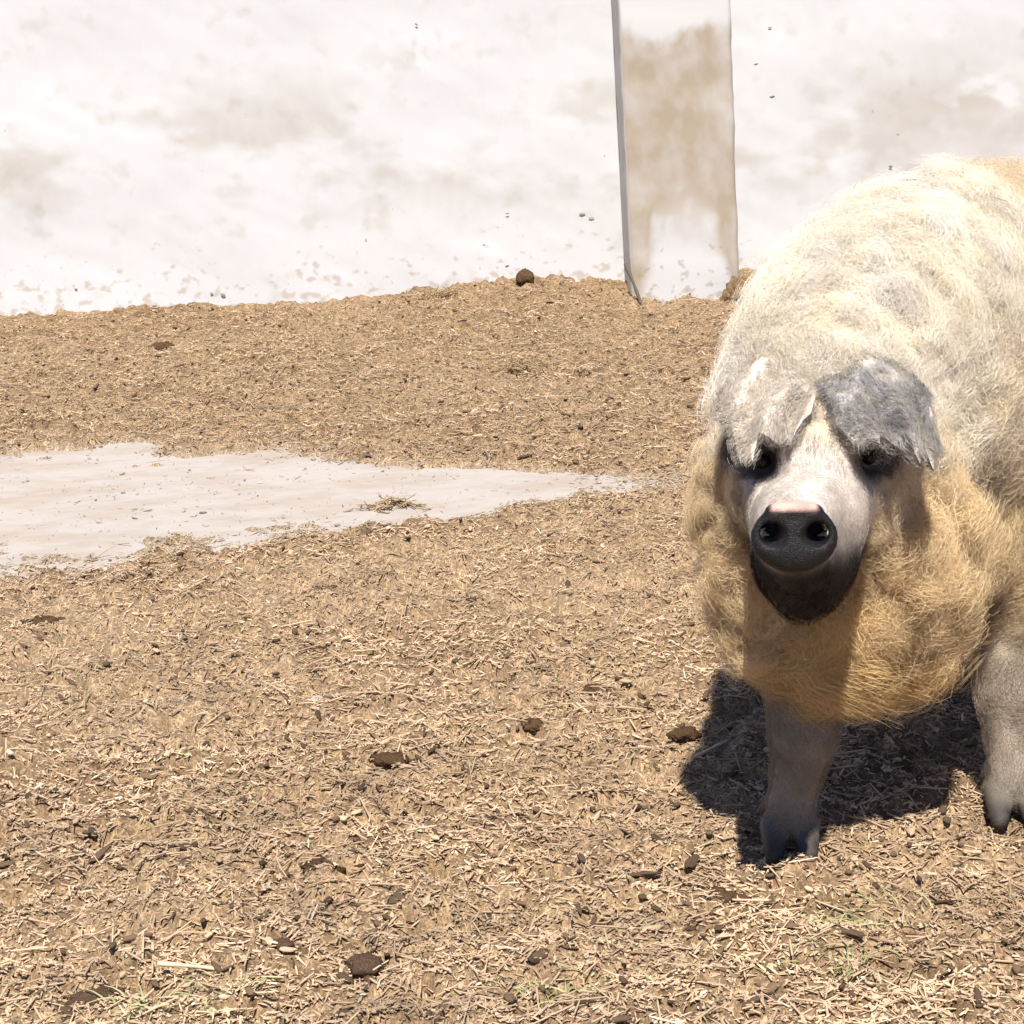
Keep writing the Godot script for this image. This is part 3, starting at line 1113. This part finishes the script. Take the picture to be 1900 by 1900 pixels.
func clod(label: String, x: float, z: float, r: float, sd: int, col: Color, sink := 0.35, squash := 0.62, wide := 1.0) -> void:
	# a crumbled heap: overlapping lumps, the big one in the middle
	var q := RandomNumberGenerator.new()
	q.seed = sd * 97 + 5
	var st := SurfaceTool.new()
	st.begin(Mesh.PRIMITIVE_TRIANGLES)
	for k in (9 if wide > 1.0 else 4):
		var f := 1.0 if k == 0 else q.randf_range(0.35, 0.7)
		var o := Vector3.ZERO if k == 0 else Vector3(q.randf_range(-0.85, 0.85) * wide, q.randf_range(-0.35, 0.15) * squash, q.randf_range(-0.6, 0.6))
		if k > 0 and wide > 1.0:
			o.x *= 0.5 + 0.5 * q.randf()
		var b := Basis(Vector3.UP, q.randf() * TAU) * Basis.from_scale(Vector3(f * lerpf(1.0, wide, 0.6), f, f))
		st.append_from(lump_mesh(sd * 13 + k, 0.34, squash, 12), 0, Transform3D(b, o * r / r))
	var m := StandardMaterial3D.new()
	m.albedo_color = col.linear_to_srgb()
	m.roughness = 0.95
	m.metallic_specular = 0.15
	m.normal_enabled = true
	m.albedo_texture = felt_tone
	m.normal_texture = felt_bump
	m.normal_scale = 1.4
	m.uv1_triplanar = true
	m.uv1_scale = Vector3(0.16, 0.16, 0.16)
	var o2 := mesh_node("dung_clod", st.commit(), m, self)
	o2.position = Vector3(x, ground_at(x, z) + r * squash * (1.0 - 2.0 * sink), z)
	o2.scale = Vector3(r, r, r * 0.85)
	tag(o2, label, "clod", "dung clods lying on the litter")

func stalk(called: String, label: String, a: Vector3, b: Vector3, thick: float, bow: float, col: Color, category := "straw") -> void:
	var v := PackedVector3Array()
	var n := PackedVector3Array()
	var idx := PackedInt32Array()
	var pts := []
	var rad := []
	for i in 9:
		var t := i / 8.0
		pts.append((b - a) * (t - 0.5) + Vector3(0, bow * (0.25 - (t - 0.5) * (t - 0.5)) * 4.0, bow * sin(t * 5.0) * 0.4))
		rad.append(thick * (1.0 + 0.25 * sin(t * 11.0)) * (1.0 - 0.35 * t))
	add_tube(pts, rad, 6, v, n, idx)
	var o := mesh_node(called, arrays_mesh(v, n, PackedColorArray(), idx), plain(col, 0.7), self)
	o.position = (a + b) * 0.5
	tag(o, label, category)

func grass_tuft(label: String, x: float, z: float, spread: float, blades: int, sd: int) -> void:
	var r := RandomNumberGenerator.new()
	r.seed = sd
	var v := PackedVector3Array()
	var c := PackedColorArray()
	var idx := PackedInt32Array()
	for k in blades:
		var o := Vector3(r.randfn(0, spread), 0, r.randfn(0, spread * 0.5))
		o.y = ground_at(x + o.x, z + o.z) - ground_at(x, z) - 0.002
		var a := r.randf() * TAU
		var d := Vector3(cos(a), 0, sin(a))
		var len := r.randf_range(0.018, 0.055)
		var side := d.cross(Vector3.UP) * r.randf_range(0.0009, 0.0017)
		var g := Color(0.22, 0.25, 0.10).lerp(Color(0.40, 0.37, 0.19), r.randf())
		var base := v.size()
		for i in 4:
			var t := i / 3.0
			var p := o + d * len * t * (0.5 + 0.4 * t) + Vector3(0, len * (0.55 * t - 0.4 * t * t), 0)
			v.append(p - side * (1.0 - 0.8 * t))
			v.append(p + side * (1.0 - 0.8 * t) + Vector3(0, 0.0006, 0))
			c.append(g)
			c.append(g)
		for i in 3:
			var q := base + i * 2
			idx.append_array(PackedInt32Array([q, q + 1, q + 2, q + 1, q + 3, q + 2]))
	var m := tinted(0.7, 0.3)
	m.backlight_enabled = true
	m.backlight = Color(0.2, 0.22, 0.08)
	var o2 := mesh_node("grass_tuft", arrays_mesh(v, normals_of(v, idx), c, idx), m, self)
	o2.position = Vector3(x, ground_at(x, z), z)
	tag(o2, label, "grass", "sparse green tufts in the litter", "stuff")

# a loose heap of pulled-together straw
func straw_heap(label: String, x: float, z: float, size: float, count: int, sd: int) -> void:
	var r := RandomNumberGenerator.new()
	r.seed = sd
	var v := PackedVector3Array()
	var n := PackedVector3Array()
	var c := PackedColorArray()
	var idx := PackedInt32Array()
	for k in count:
		var o := Vector3(r.randfn(0, size), 0, r.randfn(0, size * 0.6))
		var d := Vector3(r.randfn(0, 1), r.randfn(0, 0.35), r.randfn(0, 1)).normalized() * r.randf_range(0.02, 0.06)
		o.y = maxf(0.0, size * 0.55 * (1.0 - o.length() / (2.0 * size))) * r.randf()
		add_tube([o - d * 0.5, o + Vector3(0, 0.003, 0), o + d * 0.5], [0.0012, 0.0018, 0.001], 4, v, n, idx)
		var g := Color(0.40, 0.29, 0.17) * r.randf_range(0.5, 1.2)
		while c.size() < v.size():
			c.append(g)
	var o2 := mesh_node("straw_heap", arrays_mesh(v, n, c, idx), tinted(0.85, 0.25), self)
	o2.position = Vector3(x, ground_at(x, z), z)
	tag(o2, label, "straw", "small raised heaps of straw", "stuff")

var felt_tone: ImageTexture
var felt_bump: ImageTexture

func build_small_things() -> void:
	var brown := Color(0.27, 0.185, 0.12)
	var mauve := Color(0.25, 0.175, 0.14)
	clod("rounded brown clod at the wall foot left of the pilaster", 0.10, -8.02, 0.040, 3, brown, 0.15, 0.8)
	clod("large tan clod leaning against the right foot of the pilaster", 1.005, -7.70, 0.070, 4, Color(0.55, 0.41, 0.28), 0.2, 0.9)
	clod("mauve brown dung clod at the bottom of the picture below the concrete", -0.215, -2.17, 0.024, 5, mauve)
	clod("small dark dung clod just left of the mauve clod", -0.325, -2.185, 0.014, 6, mauve)
	clod("flat greyish dung clod in the bottom left corner region", -0.56, -2.13, 0.026, 7, mauve, 0.55, 0.6, 1.5)
	clod("dark clod on the far litter near the left edge", -1.35, -7.15, 0.036, 8, brown, 0.45, 0.55, 1.5)
	clod("dark crumbly heap midway between the concrete and the bottom edge", -0.217, -2.87, 0.020, 9, brown * 0.85, 0.5, 0.6, 2.0)
	clod("dark clod at the left tip of the pig's shadow", 0.285, -2.93, 0.017, 10, brown * 0.8, 0.4, 0.6, 1.6)
	clod("crumbly brown heap between the pig's shadow and the bare concrete", 0.150, -3.19, 0.019, 11, brown, 0.5, 0.55, 2.2)
	clod("low brown heap left of the crumbly heap between shadow and concrete", 0.022, -3.01, 0.020, 12, brown, 0.5, 0.55, 2.4)
	clod("long dark smear of dung near the bottom edge left of centre", -0.293, -2.47, 0.016, 13, brown * 0.8, 0.55, 0.5, 3.0)
	clod("long dark smear of dung above the bottom left corner", -0.60, -2.24, 0.017, 14, brown * 0.8, 0.55, 0.5, 3.0)
	clod("dark crumbly heap at the left edge just below the concrete", -1.005, -3.72, 0.028, 15, brown * 0.9, 0.5, 0.5, 2.4)
	clod("crumbly brown heap in front of the pig's nearer forefoot", 0.270, -2.33, 0.017, 16, brown, 0.5, 0.55, 2.2)
	straw_heap("small heap of straw on the far litter below the pilaster", 0.047, -6.33, 0.05, 130, 51)
	straw_heap("small heap of straw on the right end of the bare concrete", -0.31, -4.66, 0.04, 90, 52)
	straw_heap("straw heap against the wall foot beside the rounded brown clod", -0.25, -8.0, 0.07, 160, 53)
	var y := ground_at(-0.43, -2.16) + 0.008
	stalk("straw_stalk", "long pale straw stalk lying at the bottom left", Vector3(-0.487, y, -2.175), Vector3(-0.375, y - 0.002, -2.145), 0.0032, 0.003, Color(0.62, 0.50, 0.34))
	y = ground_at(0.32, -2.86) + 0.010
	stalk("straw_stalk", "pale straw stalk lying at the left edge of the pig's shadow", Vector3(0.287, y - 0.003, -2.836), Vector3(0.352, y + 0.004, -2.888), 0.0034, 0.002, Color(0.68, 0.56, 0.40))
	stalk("straw_stalk", "pale straw caught in the wool of the pig's shoulder", Vector3(0.690, 0.470, -2.600), Vector3(0.735, 0.500, -2.600), 0.0022, 0.002, Color(0.72, 0.62, 0.42))
	stalk("stick", "thin dark stick leaning at the left foot of the pilaster", Vector3(0.520, 0.19, -7.755), Vector3(0.585, 0.005, -7.68), 0.009, 0.006, Color(0.13, 0.11, 0.09), "stick")
	grass_tuft("sparse green blades below the pig's nearer forefoot", 0.456, -2.26, 0.045, 120, 61)
	grass_tuft("sparse green blades in the bottom left corner", -0.447, -2.075, 0.07, 160, 62)
	grass_tuft("sparse green blades at the bottom middle edge", 0.031, -2.09, 0.04, 80, 63)
	grass_tuft("sparse green blades near the bottom right corner", 0.404, -2.14, 0.035, 70, 64)
	coat_straw()

# bits of straw caught in the coat
var coat_spots := []

func coat_straw() -> void:
	var mm := MultiMesh.new()
	mm.transform_format = MultiMesh.TRANSFORM_3D
	mm.use_colors = true
	mm.mesh = straw_mesh(0.1, 4, 0.5)
	mm.instance_count = coat_spots.size()
	for i in coat_spots.size():
		var s: Array = coat_spots[i]
		var nn: Vector3 = s[1]
		var t := Vector3(rng.randfn(0, 1), rng.randfn(0, 1), rng.randfn(0, 1))
		t = (t - nn * t.dot(nn) * 0.85).normalized()
		var b := t.cross(nn).normalized()
		var th := rng.randf_range(0.0014, 0.0026)
		mm.set_instance_transform(i, Transform3D(Basis(t * rng.randf_range(0.008, 0.035), b.cross(t) * th, b * th), PIG_AT + Vector3(s[0]) + nn * float(s[2])))
		var g := rng.randf()
		mm.set_instance_color(i, Color(0.16, 0.115, 0.07).lerp(Color(0.62, 0.52, 0.35), 0.0 if g < 0.6 else g))
	var o := MultiMeshInstance3D.new()
	o.name = "coat_straw"
	o.multimesh = mm
	o.material_override = tinted(0.8, 0.3)
	add_child(o)
	tag(o, "bits of straw and chaff caught in the pig's wool", "straw", "", "stuff")
